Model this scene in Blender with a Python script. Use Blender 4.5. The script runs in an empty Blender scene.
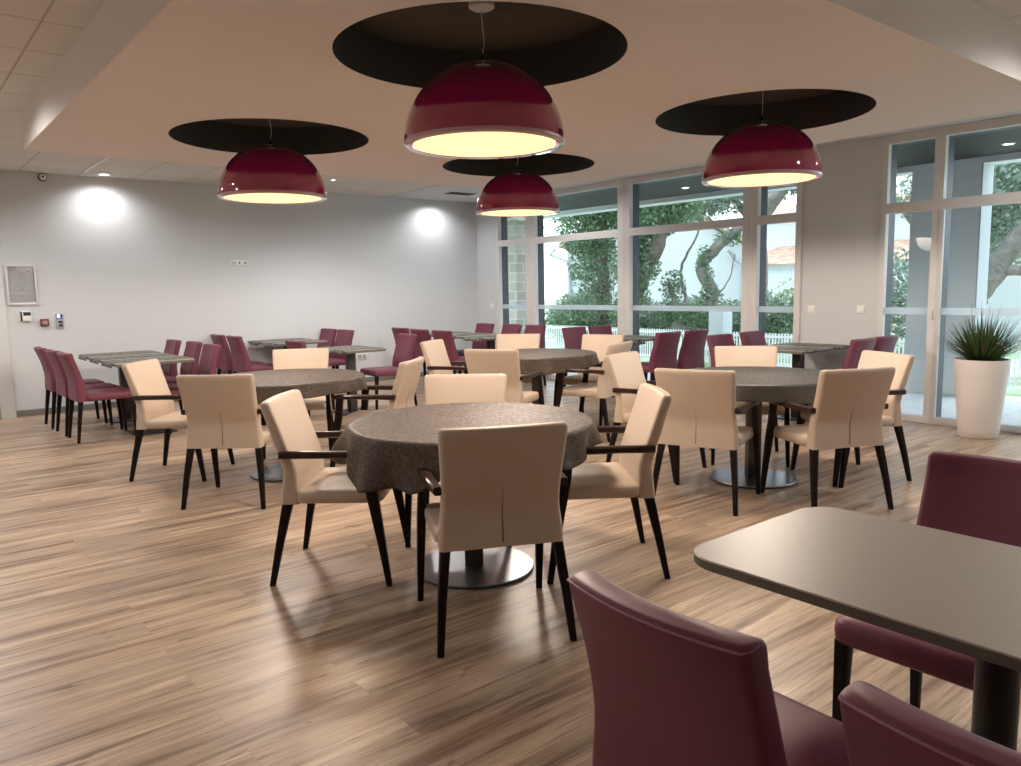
import bpy, bmesh, math, random
from mathutils import Vector, Matrix
random.seed(7)
PI=math.pi
S=bpy.context.scene; COL=S.collection
CEIL=2.83; ISL=2.541; WX=7.97; LY=10.664

# ------------------------------------------------------------------ helpers
def link(o,parent=None):
    COL.objects.link(o)
    if parent is not None: o.parent=parent
    return o
def mesh_obj(name,bm,mat,parent=None,smooth=True,ang=35):
    bmesh.ops.remove_doubles(bm,verts=bm.verts,dist=1e-6)
    bmesh.ops.recalc_face_normals(bm,faces=bm.faces)
    me=bpy.data.meshes.new(name); bm.to_mesh(me); bm.free()
    for m in (mat if isinstance(mat,(list,tuple)) else [mat]): me.materials.append(m)
    if smooth:
        me.shade_smooth(); me.set_sharp_from_angle(angle=math.radians(ang))
    return link(bpy.data.objects.new(name,me),parent)
def empty(name,loc=(0,0,0),rz=0):
    o=bpy.data.objects.new(name,None); o.empty_display_size=.1
    o.location=loc; o.rotation_euler=(0,0,rz); return link(o)
def tag(o,label=None,cat=None,group=None,kind=None):
    if label: o['label']=label
    if cat: o['category']=cat
    if group: o['group']=group
    if kind: o['kind']=kind
    return o
def struct(o,label=None):
    o['kind']='structure'
    if label: o['label']=label
    return o
def box(bm,x0,x1,y0,y1,z0,z1,bev=0,mi=0):
    vs=[bm.verts.new((x,y,z)) for x in (x0,x1) for y in (y0,y1) for z in (z0,z1)]
    fs=[bm.faces.new([vs[i] for i in f]) for f in ((0,1,3,2),(4,6,7,5),(0,4,5,1),(2,3,7,6),(0,2,6,4),(1,5,7,3))]
    for f in fs: f.material_index=mi
    if bev>0:
        es=set(e for f in fs for e in f.edges)
        r=bmesh.ops.bevel(bm,geom=list(es),offset=bev,segments=2,affect='EDGES',profile=.6)
        for f in r['faces']: f.material_index=mi
def ringverts(bm,pts): return [bm.verts.new(p) for p in pts]
def loft(bm,rings,cap0=True,cap1=True,closed=True,mi=0):
    rv=[ringverts(bm,r) for r in rings]; n=len(rv[0])
    for a,b in zip(rv,rv[1:]):
        for i in range(n if closed else n-1):
            j=(i+1)%n
            f=bm.faces.new((a[i],a[j],b[j],b[i])); f.material_index=mi
    if cap0: bm.faces.new(list(reversed(rv[0]))).material_index=mi
    if cap1: bm.faces.new(rv[-1]).material_index=mi
    return rv
def rrect(cx,cy,hw,hd,r,z,n=5,bow=0,zf=None):
    r=min(r,hw*.98,hd*.98); pts=[]
    edge=8
    def add(x,y):
        b=-bow*(1-(x/hw)**2) if bow else 0
        pts.append((cx+x,cy+y+b,z if zf is None else zf(cx+x,cy+y)))
    corners=[(hw-r,hd-r,0),(-hw+r,hd-r,PI/2),(-hw+r,-hd+r,PI),(hw-r,-hd+r,1.5*PI)]
    for k,(x,y,a0) in enumerate(corners):
        for i in range(n+1):
            a=a0+PI/2*i/n; add(x+r*math.cos(a),y+r*math.sin(a))
        if k in (0,2):   # long edges, extra points so they can bow
            nx=corners[(k+1)%4][0]; yy=hd if k==0 else -hd
            for i in range(1,edge): add(x+(nx-x)*i/edge,yy)
    return pts
def circ(cx,cy,r,z,n=48): return [(cx+r*math.cos(2*PI*i/n),cy+r*math.sin(2*PI*i/n),z) for i in range(n)]
def lathe(bm,prof,cx=0,cy=0,n=48,cap0=True,cap1=True,mi=0):
    return loft(bm,[circ(cx,cy,max(r,1e-4),z,n) for r,z in prof],cap0,cap1,mi=mi)
def sweep(bm,path,r,n=8,sq=False,mi=0):
    """tube along path; r = number or list"""
    P=[Vector(p) for p in path]; rings=[]
    up=Vector((0,0,1)); prev=None
    for i,p in enumerate(P):
        t=(P[min(i+1,len(P)-1)]-P[max(i-1,0)]).normalized()
        a=t.cross(up)
        if a.length<1e-3: a=t.cross(Vector((1,0,0)))
        a.normalize()
        if prev is not None and a.dot(prev)<0: a=-a
        prev=a; b=t.cross(a).normalized()
        rr=r[i] if isinstance(r,(list,tuple)) else r
        rings.append([p+a*rr*math.cos(2*PI*k/n)+b*rr*math.sin(2*PI*k/n) for k in range(n)])
    loft(bm,rings,mi=mi)
def tleg(bm,pts):
    """tapered timber leg: pts = (x,y,z,wx,wy)"""
    rings=[]
    for x,y,z,wx,wy in pts: rings.append(rrect(x,y,wx/2,wy/2,min(wx,wy)*.18,z,n=2))
    loft(bm,rings)

# ------------------------------------------------------------------ materials
def mat(name,col,rough=.5,metal=0,spec=.5,bump=None,coat=0,sheen=0,emit=None,var=None):
    m=bpy.data.materials.new(name); m.use_nodes=True; nt=m.node_tree; b=nt.nodes['Principled BSDF']
    b.inputs['Base Color'].default_value=(*col,1); b.inputs['Roughness'].default_value=rough
    b.inputs['Metallic'].default_value=metal; b.inputs['Specular IOR Level'].default_value=spec
    if coat: b.inputs['Coat Weight'].default_value=coat; b.inputs['Coat Roughness'].default_value=.03
    if sheen: b.inputs['Sheen Weight'].default_value=sheen; b.inputs['Sheen Roughness'].default_value=.4
    if emit: b.inputs['Emission Color'].default_value=(*emit[0],1); b.inputs['Emission Strength'].default_value=emit[1]
    tc=nt.nodes.new('ShaderNodeTexCoord')
    if bump:
        sc,st,dist=bump
        n=nt.nodes.new('ShaderNodeTexNoise'); n.inputs['Scale'].default_value=sc; n.inputs['Detail'].default_value=4
        nt.links.new(tc.outputs['Object'],n.inputs['Vector'])
        bp=nt.nodes.new('ShaderNodeBump'); bp.inputs['Strength'].default_value=st; bp.inputs['Distance'].default_value=dist
        nt.links.new(n.outputs['Fac'],bp.inputs['Height']); nt.links.new(bp.outputs['Normal'],b.inputs['Normal'])
    if var:
        sc,c2,lo,hi=var
        n=nt.nodes.new('ShaderNodeTexNoise'); n.inputs['Scale'].default_value=sc; n.inputs['Detail'].default_value=5
        nt.links.new(tc.outputs['Object'],n.inputs['Vector'])
        cr=nt.nodes.new('ShaderNodeValToRGB'); cr.color_ramp.elements[0].position=lo; cr.color_ramp.elements[1].position=hi
        cr.color_ramp.elements[0].color=(*col,1); cr.color_ramp.elements[1].color=(*c2,1)
        nt.links.new(n.outputs['Fac'],cr.inputs['Fac']); nt.links.new(cr.outputs['Color'],b.inputs['Base Color'])
    return m
def N(nt,t,**k):
    n=nt.nodes.new(t)
    for a,v in k.items(): setattr(n,a,v)
    return n
M={}
M['wall']=mat('wall_paint',(.655,.685,.71),.75,bump=(180,.08,.002))
M['plaster']=mat('island_plaster',(.80,.755,.735),.85,bump=(120,.05,.002))
M['recess']=mat('recess_black_paint',(.040,.036,.028),.7)
M['frame']=mat('window_frame_greige',(.72,.71,.705),.45)
M['leaf']=mat('door_leaf_white_and_glint',(.62,.62,.64),.4)
M['frame_ext']=mat('window_frame_anthracite',(.022,.032,.055),.45)
M['cream']=mat('cream_leather',(.54,.435,.345),.46,spec=.4,bump=(420,.10,.001),var=(3,(.505,.40,.315),.35,.7))
M['seam']=mat('leather_seam',(.19,.12,.07),.7)
M['purple']=mat('purple_leather',(.185,.050,.082),.45,spec=.30,bump=(420,.10,.001),var=(3,(.16,.044,.072),.35,.7))
M['piping']=mat('purple_piping',(.36,.14,.20),.45)
M['wood']=mat('wenge_wood',(.008,.005,.005),.5,spec=.15,bump=(60,.1,.001),var=(25,(.018,.009,.007),.4,.7))
M['armwood']=mat('wenge_armrest',(.020,.008,.007),.32,spec=.3,coat=.12,var=(25,(.045,.016,.011),.4,.7))
M['steel']=mat('brushed_steel',(.27,.28,.30),.30,metal=.9,bump=(300,.05,.0005))
M['steeledge']=mat('steel_base_edge',(.03,.03,.032),.4)
M['column']=mat('column_dark_grey',(.085,.08,.072),.4,metal=.3)
M['blackcol']=mat('column_black',(.018,.018,.015),.32)
M['lamtop']=mat('laminate_greige',(.36,.315,.27),.42,spec=.4,bump=(300,.03,.0005))
M['lamedge']=mat('laminate_edge_olive',(.14,.135,.10),.5)
M['dome']=mat('magenta_lacquer',(.35,.014,.088),.09,coat=1.0,spec=.6)
M['domein']=mat('dome_inner_white',(.75,.72,.65),.6)
M['diff']=mat('lamp_diffuser',(.8,.75,.6),.6,emit=((1.0,.80,.42),.74))
M['rim']=mat('acrylic_rim',(.50,.30,.34),.10,coat=.8)
M['white']=mat('white_plastic',(.86,.86,.85),.4)
M['whitem']=mat('white_satin_planter',(.74,.70,.67),.42)
M['soil']=mat('planter_soil',(.06,.035,.02),.95,bump=(40,.8,.02))
M['black']=mat('black_plastic',(.01,.01,.012),.35)
M['glasslens']=mat('downlight_lens',(.9,.9,.9),.4,emit=((1,.97,.9),9))
M['grid']=mat('ceiling_tee_bar',(.80,.80,.78),.4)
M['skirt']=mat('skirting_grey',(.20,.185,.165),.5)
M['silver']=mat('silver_frame',(.72,.72,.72),.35,metal=.2)
M['doorp']=mat('door_panel_paint',(.52,.54,.53),.5)
M['trimp']=mat('door_trim_paint',(.66,.68,.68),.45)
M['slate']=mat('porch_soffit_slate',(.008,.010,.012),.6)
M['render']=mat('grey_render',(.80,.84,.85),.9,bump=(60,.3,.004))
M['renderw']=mat('white_render',(.50,.53,.55),.9,bump=(60,.2,.004))
M['bark']=mat('tree_bark',(.10,.082,.06),.9,bump=(14,1,.05),var=(6,(.17,.15,.12),.35,.7))
M['barkg']=mat('grey_bark',(.17,.155,.14),.9,bump=(14,1,.05),var=(6,(.26,.24,.21),.35,.7))
M['zinc']=mat('zinc_gutter',(.42,.46,.50),.45,metal=.2)
M['fence']=mat('white_fence_metal',(.82,.85,.85),.5)
def leafmat(name,c1,c2,c3):
    m=bpy.data.materials.new(name); m.use_nodes=True; nt=m.node_tree; b=nt.nodes['Principled BSDF']
    g=N(nt,'ShaderNodeNewGeometry'); cr=N(nt,'ShaderNodeValToRGB')
    e=cr.color_ramp.elements; e[0].color=(*c1,1); e[1].color=(*c3,1); k=e.new(.5); k.color=(*c2,1)
    nt.links.new(g.outputs['Random Per Island'],cr.inputs['Fac']); nt.links.new(cr.outputs['Color'],b.inputs['Base Color'])
    b.inputs['Roughness'].default_value=.5
    tr=N(nt,'ShaderNodeBsdfTranslucent'); nt.links.new(cr.outputs['Color'],tr.inputs['Color'])
    mx=N(nt,'ShaderNodeMixShader'); mx.inputs['Fac'].default_value=.35
    out=nt.nodes['Material Output']
    nt.links.new(b.outputs[0],mx.inputs[1]); nt.links.new(tr.outputs[0],mx.inputs[2]); nt.links.new(mx.outputs[0],out.inputs['Surface'])
    return m
M['ivy']=leafmat('ivy_leaves',(.05,.12,.05),(.11,.21,.10),(.25,.36,.20))
M['pine']=leafmat('pine_foliage',(.14,.21,.16),(.24,.32,.25),(.38,.44,.36))
M['hedge']=leafmat('hedge_leaves',(.10,.17,.12),(.19,.28,.19),(.34,.42,.28))
M['shrub']=leafmat('yellow_green_shrub',(.30,.36,.12),(.42,.46,.20),(.55,.55,.28))
M['blade']=leafmat('grass_blades',(.03,.075,.02),(.06,.13,.035),(.13,.21,.07))
M['bladep']=leafmat('grass_blades_plum',(.09,.035,.035),(.12,.05,.05),(.09,.10,.05))

def floor_mat():
    m=bpy.data.materials.new('vinyl_plank_floor'); m.use_nodes=True; nt=m.node_tree; L=nt.links.new; b=nt.nodes['Principled BSDF']
    tc=N(nt,'ShaderNodeTexCoord')
    br=N(nt,'ShaderNodeTexBrick'); br.inputs['Scale'].default_value=1; br.inputs['Brick Width'].default_value=1.22; br.inputs['Row Height'].default_value=.152
    br.inputs['Mortar Size'].default_value=.0012; br.inputs['Mortar Smooth'].default_value=.3; br.inputs['Bias'].default_value=0
    br.offset=.37; br.offset_frequency=2
    br.inputs['Color1'].default_value=(0,0,0,1); br.inputs['Color2'].default_value=(1,1,1,1); br.inputs['Mortar'].default_value=(.5,.5,.5,1)
    L(tc.outputs['Object'],br.inputs['Vector'])
    # plank-dependent offset of the grain
    sep=N(nt,'ShaderNodeSeparateXYZ'); L(tc.outputs['Object'],sep.inputs[0])
    def math_(op,a,bv=None):
        n=N(nt,'ShaderNodeMath',operation=op)
        for i,v in enumerate((a,bv)):
            if v is None: continue
            if isinstance(v,(int,float)): n.inputs[i].default_value=v
            else: L(v,n.inputs[i])
        return n.outputs[0]
    off=math_('MULTIPLY',br.outputs['Color'],.55)
    def grain(sx,sy,scale,detail,dist=0):
        c=N(nt,'ShaderNodeCombineXYZ'); L(math_('MULTIPLY',sep.outputs[0],sx),c.inputs[0])
        L(math_('ADD',math_('MULTIPLY',sep.outputs[1],sy),off),c.inputs[1]); L(off,c.inputs[2])
        n=N(nt,'ShaderNodeTexNoise'); n.inputs['Scale'].default_value=scale; n.inputs['Detail'].default_value=detail; n.inputs['Roughness'].default_value=.6
        n.inputs['Distortion'].default_value=dist
        L(c.outputs[0],n.inputs['Vector']); return n.outputs['Fac']
    g1=grain(.55,9,1.7,7,.5); g2=grain(2.2,60,1.8,5); g3=grain(3.2,17,1.5,2,.8)
    def ramp(src,stops):
        cr=N(nt,'ShaderNodeValToRGB'); e=cr.color_ramp.elements
        e[0].position,e[0].color=stops[0][0],(*stops[0][1],1); e[1].position,e[1].color=stops[-1][0],(*stops[-1][1],1)
        for p,c in stops[1:-1]: k=e.new(p); k.color=(*c,1)
        L(src,cr.inputs['Fac']); return cr.outputs['Color']
    base=ramp(g1,[(.30,(.155,.092,.056)),(.40,(.29,.195,.132)),(.47,(.42,.305,.215)),(.57,(.50,.375,.272)),(.68,(.68,.535,.385))])
    def mix(mode,fac,a,c):
        n=N(nt,'ShaderNodeMix',data_type='RGBA',blend_type=mode)
        if isinstance(fac,(int,float)): n.inputs[0].default_value=fac
        else: L(fac,n.inputs[0])
        for i,v in ((6,a),(7,c)):
            if isinstance(v,tuple): n.inputs[i].default_value=v
            else: L(v,n.inputs[i])
        return n.outputs[2]
    fine=ramp(g2,[(.32,(.58,.54,.50)),(.48,(1,1,1)),(.72,(1.10,1.09,1.07))])
    c=mix('MULTIPLY',1,base,fine)
    tone=ramp(br.outputs['Color'],[(0,(.93,.93,.94)),(1,(1.07,1.06,1.04))])
    c=mix('MULTIPLY',1,c,tone)
    kn=ramp(g3,[(.675,(1,1,1)),(.72,(.38,.29,.23))]); c=mix('MULTIPLY',.8,c,kn)
    c=mix('MIX',math_('MULTIPLY',br.outputs['Fac'],.35),c,(.12,.08,.05,1))
    L(c,b.inputs['Base Color'])
    rr=N(nt,'ShaderNodeMapRange'); rr.inputs['To Min'].default_value=.30; rr.inputs['To Max'].default_value=.44; L(g2,rr.inputs['Value']); L(rr.outputs[0],b.inputs['Roughness'])
    b.inputs['Specular IOR Level'].default_value=.5
    bp=N(nt,'ShaderNodeBump'); bp.inputs['Strength'].default_value=.12; bp.inputs['Distance'].default_value=.002
    L(g2,bp.inputs['Height']); L(bp.outputs[0],b.inputs['Normal'])
    return m
M['floor']=floor_mat()
def tile_mat():
    m=bpy.data.materials.new('ceiling_tiles'); m.use_nodes=True; nt=m.node_tree; L=nt.links.new; b=nt.nodes['Principled BSDF']
    tc=N(nt,'ShaderNodeTexCoord'); mp=N(nt,'ShaderNodeMapping'); mp.inputs['Location'].default_value=(-.21,-.64,0)
    L(tc.outputs['Object'],mp.inputs[0])
    br=N(nt,'ShaderNodeTexBrick'); br.inputs['Scale'].default_value=1; br.inputs['Brick Width'].default_value=.6; br.inputs['Row Height'].default_value=.6
    br.offset=0; br.inputs['Mortar Size'].default_value=.007; br.inputs['Mortar Smooth'].default_value=.05
    br.inputs['Color1'].default_value=(.80,.785,.75,1); br.inputs['Color2'].default_value=(.78,.76,.72,1); br.inputs['Mortar'].default_value=(.50,.48,.45,1)
    L(mp.outputs[0],br.inputs['Vector'])
    n=N(nt,'ShaderNodeTexNoise'); n.inputs['Scale'].default_value=260; L(tc.outputs['Object'],n.inputs['Vector'])
    mx=N(nt,'ShaderNodeMix',data_type='RGBA',blend_type='MULTIPLY'); mx.inputs[0].default_value=.25
    L(br.outputs['Color'],mx.inputs[6]); L(n.outputs['Fac'],mx.inputs[7]); L(mx.outputs[2],b.inputs['Base Color'])
    b.inputs['Roughness'].default_value=.85
    bp=N(nt,'ShaderNodeBump',invert=True); bp.inputs['Strength'].default_value=.5; bp.inputs['Distance'].default_value=.006
    L(br.outputs['Fac'],bp.inputs['Height']); L(bp.outputs[0],b.inputs['Normal'])
    return m
M['tile']=tile_mat()
def cloth_mat(name,base,hi,speck):
    m=bpy.data.materials.new(name); m.use_nodes=True; nt=m.node_tree; L=nt.links.new; b=nt.nodes['Principled BSDF']
    tc=N(nt,'ShaderNodeTexCoord')
    v=N(nt,'ShaderNodeTexVoronoi'); v.inputs['Scale'].default_value=42; L(tc.outputs['Object'],v.inputs['Vector'])
    n=N(nt,'ShaderNodeTexNoise'); n.inputs['Scale'].default_value=55; n.inputs['Detail'].default_value=3; n.inputs['Distortion'].default_value=1.2; L(tc.outputs['Object'],n.inputs['Vector'])
    cr=N(nt,'ShaderNodeValToRGB'); cr.color_ramp.elements[0].position=.50; cr.color_ramp.elements[1].position=.60
    cr.color_ramp.elements[0].color=(*base,1); cr.color_ramp.elements[1].color=(*hi,1)
    L(n.outputs['Fac'],cr.inputs['Fac']); L(cr.outputs['Color'],b.inputs['Base Color'])
    rr=N(nt,'ShaderNodeMapRange'); rr.inputs['From Min'].default_value=.48; rr.inputs['From Max'].default_value=.62; rr.inputs['To Min'].default_value=.56; rr.inputs['To Max'].default_value=.40; b.inputs['Specular IOR Level'].default_value=.4
    L(n.outputs['Fac'],rr.inputs['Value']); L(rr.outputs[0],b.inputs['Roughness'])
    bp=N(nt,'ShaderNodeBump'); bp.inputs['Strength'].default_value=speck; bp.inputs['Distance'].default_value=.004
    L(n.outputs['Fac'],bp.inputs['Height']); L(bp.outputs[0],b.inputs['Normal'])
    return m
M['cloth']=cloth_mat('taupe_damask_cloth',(.060,.042,.031),(.100,.070,.051),.8)
M['cloth_daylit']=cloth_mat('taupe_cloth_daylit_grey',(.050,.046,.040),(.064,.060,.054),.12)  # same taupe cloth, greyed to paint in daylight reflected off it
def runner_mat():
    m=bpy.data.materials.new('runner_weave'); m.use_nodes=True; nt=m.node_tree; L=nt.links.new; b=nt.nodes['Principled BSDF']
    tc=N(nt,'ShaderNodeTexCoord'); n=N(nt,'ShaderNodeTexNoise'); n.inputs['Scale'].default_value=24; n.inputs['Detail'].default_value=5
    mp=N(nt,'ShaderNodeMapping'); mp.inputs['Scale'].default_value=(1,2.2,1); L(tc.outputs['Object'],mp.inputs[0]); L(mp.outputs[0],n.inputs['Vector'])
    cr=N(nt,'ShaderNodeValToRGB'); e=cr.color_ramp.elements; e[0].position=.40; e[1].position=.60; e[0].color=(.035,.038,.036,1); e[1].color=(.30,.31,.27,1)
    k=e.new(.5); k.color=(.11,.115,.10,1)
    L(n.outputs['Fac'],cr.inputs['Fac']); L(cr.outputs['Color'],b.inputs['Base Color']); b.inputs['Roughness'].default_value=.55
    return m
M['runner']=runner_mat()
def glass_mat(name,tint,fac=.06):
    m=bpy.data.materials.new(name); m.use_nodes=True; nt=m.node_tree; L=nt.links.new; nt.nodes.remove(nt.nodes['Principled BSDF'])
    t=N(nt,'ShaderNodeBsdfTransparent'); t.inputs['Color'].default_value=(*tint,1)
    g=N(nt,'ShaderNodeBsdfGlossy'); g.inputs['Roughness'].default_value=0.0
    fr=N(nt,'ShaderNodeLayerWeight'); fr.inputs['Blend'].default_value=.5
    pw=N(nt,'ShaderNodeMath',operation='POWER'); pw.inputs[1].default_value=4.0; L(fr.outputs['Facing'],pw.inputs[0])
    ma=N(nt,'ShaderNodeMath',operation='MULTIPLY_ADD'); ma.inputs[1].default_value=.75; ma.inputs[2].default_value=.035; L(pw.outputs[0],ma.inputs[0])
    mx=N(nt,'ShaderNodeMixShader'); L(ma.outputs[0],mx.inputs[0]); L(t.outputs[0],mx.inputs[1]); L(g.outputs[0],mx.inputs[2])
    L(mx.outputs[0],nt.nodes['Material Output'].inputs['Surface']); return m
M['glass']=glass_mat('window_glass',(.955,.975,.98))
def frost():
    m=bpy.data.materials.new('frosted_band'); m.use_nodes=True; nt=m.node_tree; L=nt.links.new; b=nt.nodes['Principled BSDF']
    b.inputs['Base Color'].default_value=(.80,.85,.90,1); b.inputs['Roughness'].default_value=.6
    t=N(nt,'ShaderNodeBsdfTransparent'); tl=N(nt,'ShaderNodeBsdfTranslucent'); tl.inputs['Color'].default_value=(.75,.82,.88,1)
    a=N(nt,'ShaderNodeMixShader'); a.inputs[0].default_value=.55; L(b.outputs[0],a.inputs[1]); L(tl.outputs[0],a.inputs[2])
    c=N(nt,'ShaderNodeMixShader'); c.inputs[0].default_value=.35; L(a.outputs[0],c.inputs[1]); L(t.outputs[0],c.inputs[2])
    L(c.outputs[0],nt.nodes['Material Output'].inputs['Surface']); return m
M['band']=frost()
def brick_mat(name,c1,c2,mortar,w,h,ms,rough=.9):
    m=bpy.data.materials.new(name); m.use_nodes=True; nt=m.node_tree; L=nt.links.new; b=nt.nodes['Principled BSDF']
    tc=N(nt,'ShaderNodeTexCoord'); sep=N(nt,'ShaderNodeSeparateXYZ'); L(tc.outputs['Object'],sep.inputs[0])
    ad=N(nt,'ShaderNodeMath',operation='ADD'); L(sep.outputs[0],ad.inputs[0]); L(sep.outputs[1],ad.inputs[1])
    c=N(nt,'ShaderNodeCombineXYZ'); L(ad.outputs[0],c.inputs[0]); L(sep.outputs[2],c.inputs[1])
    br=N(nt,'ShaderNodeTexBrick'); br.inputs['Scale'].default_value=1; br.inputs['Brick Width'].default_value=w; br.inputs['Row Height'].default_value=h; br.inputs['Mortar Size'].default_value=ms
    for k,v in (('Color1',c1),('Color2',c2),('Mortar',mortar)): br.inputs[k].default_value=(*v,1)
    L(c.outputs[0],br.inputs['Vector']); L(br.outputs['Color'],b.inputs['Base Color']); b.inputs['Roughness'].default_value=rough
    bp=N(nt,'ShaderNodeBump',invert=True); bp.inputs['Strength'].default_value=.6; bp.inputs['Distance'].default_value=.01; L(br.outputs['Fac'],bp.inputs['Height']); L(bp.outputs[0],b.inputs['Normal'])
    return m
M['stone']=brick_mat('stone_blocks',(.42,.39,.33),(.30,.29,.25),(.52,.50,.45),.35,.19,.012)
M['block']=brick_mat('pale_blockwork',(.78,.82,.85),(.72,.76,.80),(.62,.67,.72),.5,.25,.012)
def ground_mat():
    m=bpy.data.materials.new('garden_ground'); m.use_nodes=True; nt=m.node_tree; L=nt.links.new; b=nt.nodes['Principled BSDF']
    tc=N(nt,'ShaderNodeTexCoord'); n=N(nt,'ShaderNodeTexNoise'); n.inputs['Scale'].default_value=.7; n.inputs['Detail'].default_value=6; L(tc.outputs['Object'],n.inputs['Vector'])
    cr=N(nt,'ShaderNodeValToRGB'); e=cr.color_ramp.elements; e[0].position=.42; e[1].position=.58; e[0].color=(.26,.36,.15,1); e[1].color=(.66,.68,.58,1)
    L(n.outputs['Fac'],cr.inputs['Fac']); L(cr.outputs['Color'],b.inputs['Base Color']); b.inputs['Roughness'].default_value=.95; return m
M['ground']=ground_mat()
M['terrace']=brick_mat('terrace_slabs',(.74,.76,.76),(.70,.72,.73),(.52,.54,.55),.6,.6,.006,.7)
def terrace_fix(m):
    nt=m.node_tree; br=[n for n in nt.nodes if n.type=='TEX_BRICK'][0]; tc=[n for n in nt.nodes if n.type=='TEX_COORD'][0]
    nt.links.new(tc.outputs['Object'],br.inputs['Vector']); br.offset=0
terrace_fix(M['terrace'])
M['grate']=mat('threshold_grate',(.20,.23,.27),.5,metal=.5)
def roof_mat():
    m=bpy.data.materials.new('terracotta_tiles'); m.use_nodes=True; nt=m.node_tree; L=nt.links.new; b=nt.nodes['Principled BSDF']
    tc=N(nt,'ShaderNodeTexCoord'); n=N(nt,'ShaderNodeTexNoise'); n.inputs['Scale'].default_value=3.5; L(tc.outputs['Object'],n.inputs['Vector'])
    cr=N(nt,'ShaderNodeValToRGB'); e=cr.color_ramp.elements; e[0].position=.35; e[1].position=.65; e[0].color=(.40,.22,.14,1); e[1].color=(.62,.46,.35,1)
    L(n.outputs['Fac'],cr.inputs['Fac']); L(cr.outputs['Color'],b.inputs['Base Color']); b.inputs['Roughness'].default_value=.85; return m
M['roof']=roof_mat()

# ------------------------------------------------------------------ room shell
X0,Y0=-3.4,-3.0     # walls behind the camera
T=.25
bm=bmesh.new(); box(bm,X0-T,WX+.02,Y0-T,LY+T,-.12,0)
struct(mesh_obj('floor',bm,M['floor'],smooth=False))
bm=bmesh.new(); box(bm,X0-T,WX+T,Y0-T,LY+T,CEIL,CEIL+.12)
struct(mesh_obj('ceiling',bm,M['tile'],smooth=False))
# dropped plaster island with four round recesses
IX0,IX1,IY0,IY1=1.01,6.18,1.76,7.25
RC=[(2.42,3.17),(2.42,5.77),(4.82,3.17),(4.82,5.77)]; RR=.713; HC=.80
bm=bmesh.new()
xs=[IX0,2.42-HC,2.42+HC,4.82-HC,4.82+HC,IX1]; ys=[IY0,3.17-HC,3.17+HC,5.77-HC,5.77+HC,IY1]
for i in range(5):
    for j in range(5):
        if i in (1,3) and j in (1,3):
            cx=(xs[i]+xs[i+1])/2; cy=(ys[j]+ys[j+1])/2; n=64; inn=[];out=[]
            for k in range(n):
                a=2*PI*k/n; c,s=math.cos(a),math.sin(a); inn.append(bm.verts.new((cx+RR*c,cy+RR*s,ISL)))
                m_=HC/max(abs(c),abs(s)); out.append(bm.verts.new((cx+m_*c,cy+m_*s,ISL)))
            for k in range(n): bm.faces.new((inn[k],inn[(k+1)%n],out[(k+1)%n],out[k]))
        else:
            bm.faces.new([bm.verts.new(p) for p in ((xs[i],ys[j],ISL),(xs[i+1],ys[j],ISL),(xs[i+1],ys[j+1],ISL),(xs[i],ys[j+1],ISL))])
for a,b_ in (((IX0,IY0),(IX1,IY0)),((IX1,IY0),(IX1,IY1)),((IX1,IY1),(IX0,IY1)),((IX0,IY1),(IX0,IY0))):
    bm.faces.new([bm.verts.new(p) for p in ((*a,ISL),(*b_,ISL),(*b_,CEIL),(*a,CEIL))])
isl=struct(mesh_obj('ceiling.001',bm,M['plaster'],smooth=False),'dropped plaster ceiling island with round black recesses')
for cx,cy in RC:
    bm=bmesh.new()
    lathe(bm,[(RR,ISL-.001),(RR,2.765)],cx,cy,64,cap0=False,cap1=True)
    o=mesh_obj('round_recess',bm,M['recess'],isl,ang=30)
# walls ------------------------------------------------------------
def wall(name,boxes,m='wall'):
    bm=bmesh.new()
    for b_ in boxes: box(bm,*b_)
    return struct(mesh_obj(name,bm,M[m],smooth=False))
# left wall with a doorway at its left end
DX0,DX1=.10,1.05
wall('wall_left',[(DX1,WX+.12,LY,LY+T,0,CEIL),(X0-T,DX0,LY,LY+T,0,CEIL),(DX0,DX1,LY,LY+T,2.12,CEIL),(DX0,DX1,LY+.14,LY+T,0,2.12)])  # last box fills the doorway unseen, added to block light leaking round the door
W1=(4.69,10.10); W2=(-.95,3.82)
wall('wall_right',[(WX,WX+.12,W1[1],LY+T,0,CEIL),(WX,WX+.12,W2[1],W1[0],0,CEIL),(WX,WX+.12,Y0-T,W2[0],0,CEIL)])
wall('wall_back',[(X0-T,X0,Y0-T,LY+T,0,CEIL)])
wall('wall_near',[(X0,WX+.12,Y0-T,Y0,0,CEIL)])
bm=bmesh.new(); box(bm,1.17,WX-.012,LY-.014,LY,0,.075,.003); struct(mesh_obj('baseboard_left',bm,M['skirt']))
bm=bmesh.new(); box(bm,WX-.014,WX,W1[1],LY-.016,0,.075,.003); box(bm,WX-.014,WX,W2[1],W1[0],0,.075,.003)
struct(mesh_obj('baseboard_right',bm,M['skirt']))
# door at the left end
d=struct(empty('door_1',(DX0,LY,0)))
bm=bmesh.new(); box(bm,0.064,.914,.0,.04,.008,2.055,.003); mesh_obj('door_panel',bm,M['doorp'],d)
bm=bmesh.new()
box(bm,.92,1.07,-.02,.12,0,2.14,.004); box(bm,-.09,.06,-.02,.12,0,2.14,.004); box(bm,.06,.92,-.02,.12,2.06,2.14,.004)
mesh_obj('door_frame',bm,M['trimp'],d)
bm=bmesh.new(); box(bm,.17,.30,-.06,-.04,.98,1.0,.004); box(bm,.17,.19,-.045,.001,.98,1.0,.004); mesh_obj('door_handle',bm,M['steel'],d)

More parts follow.
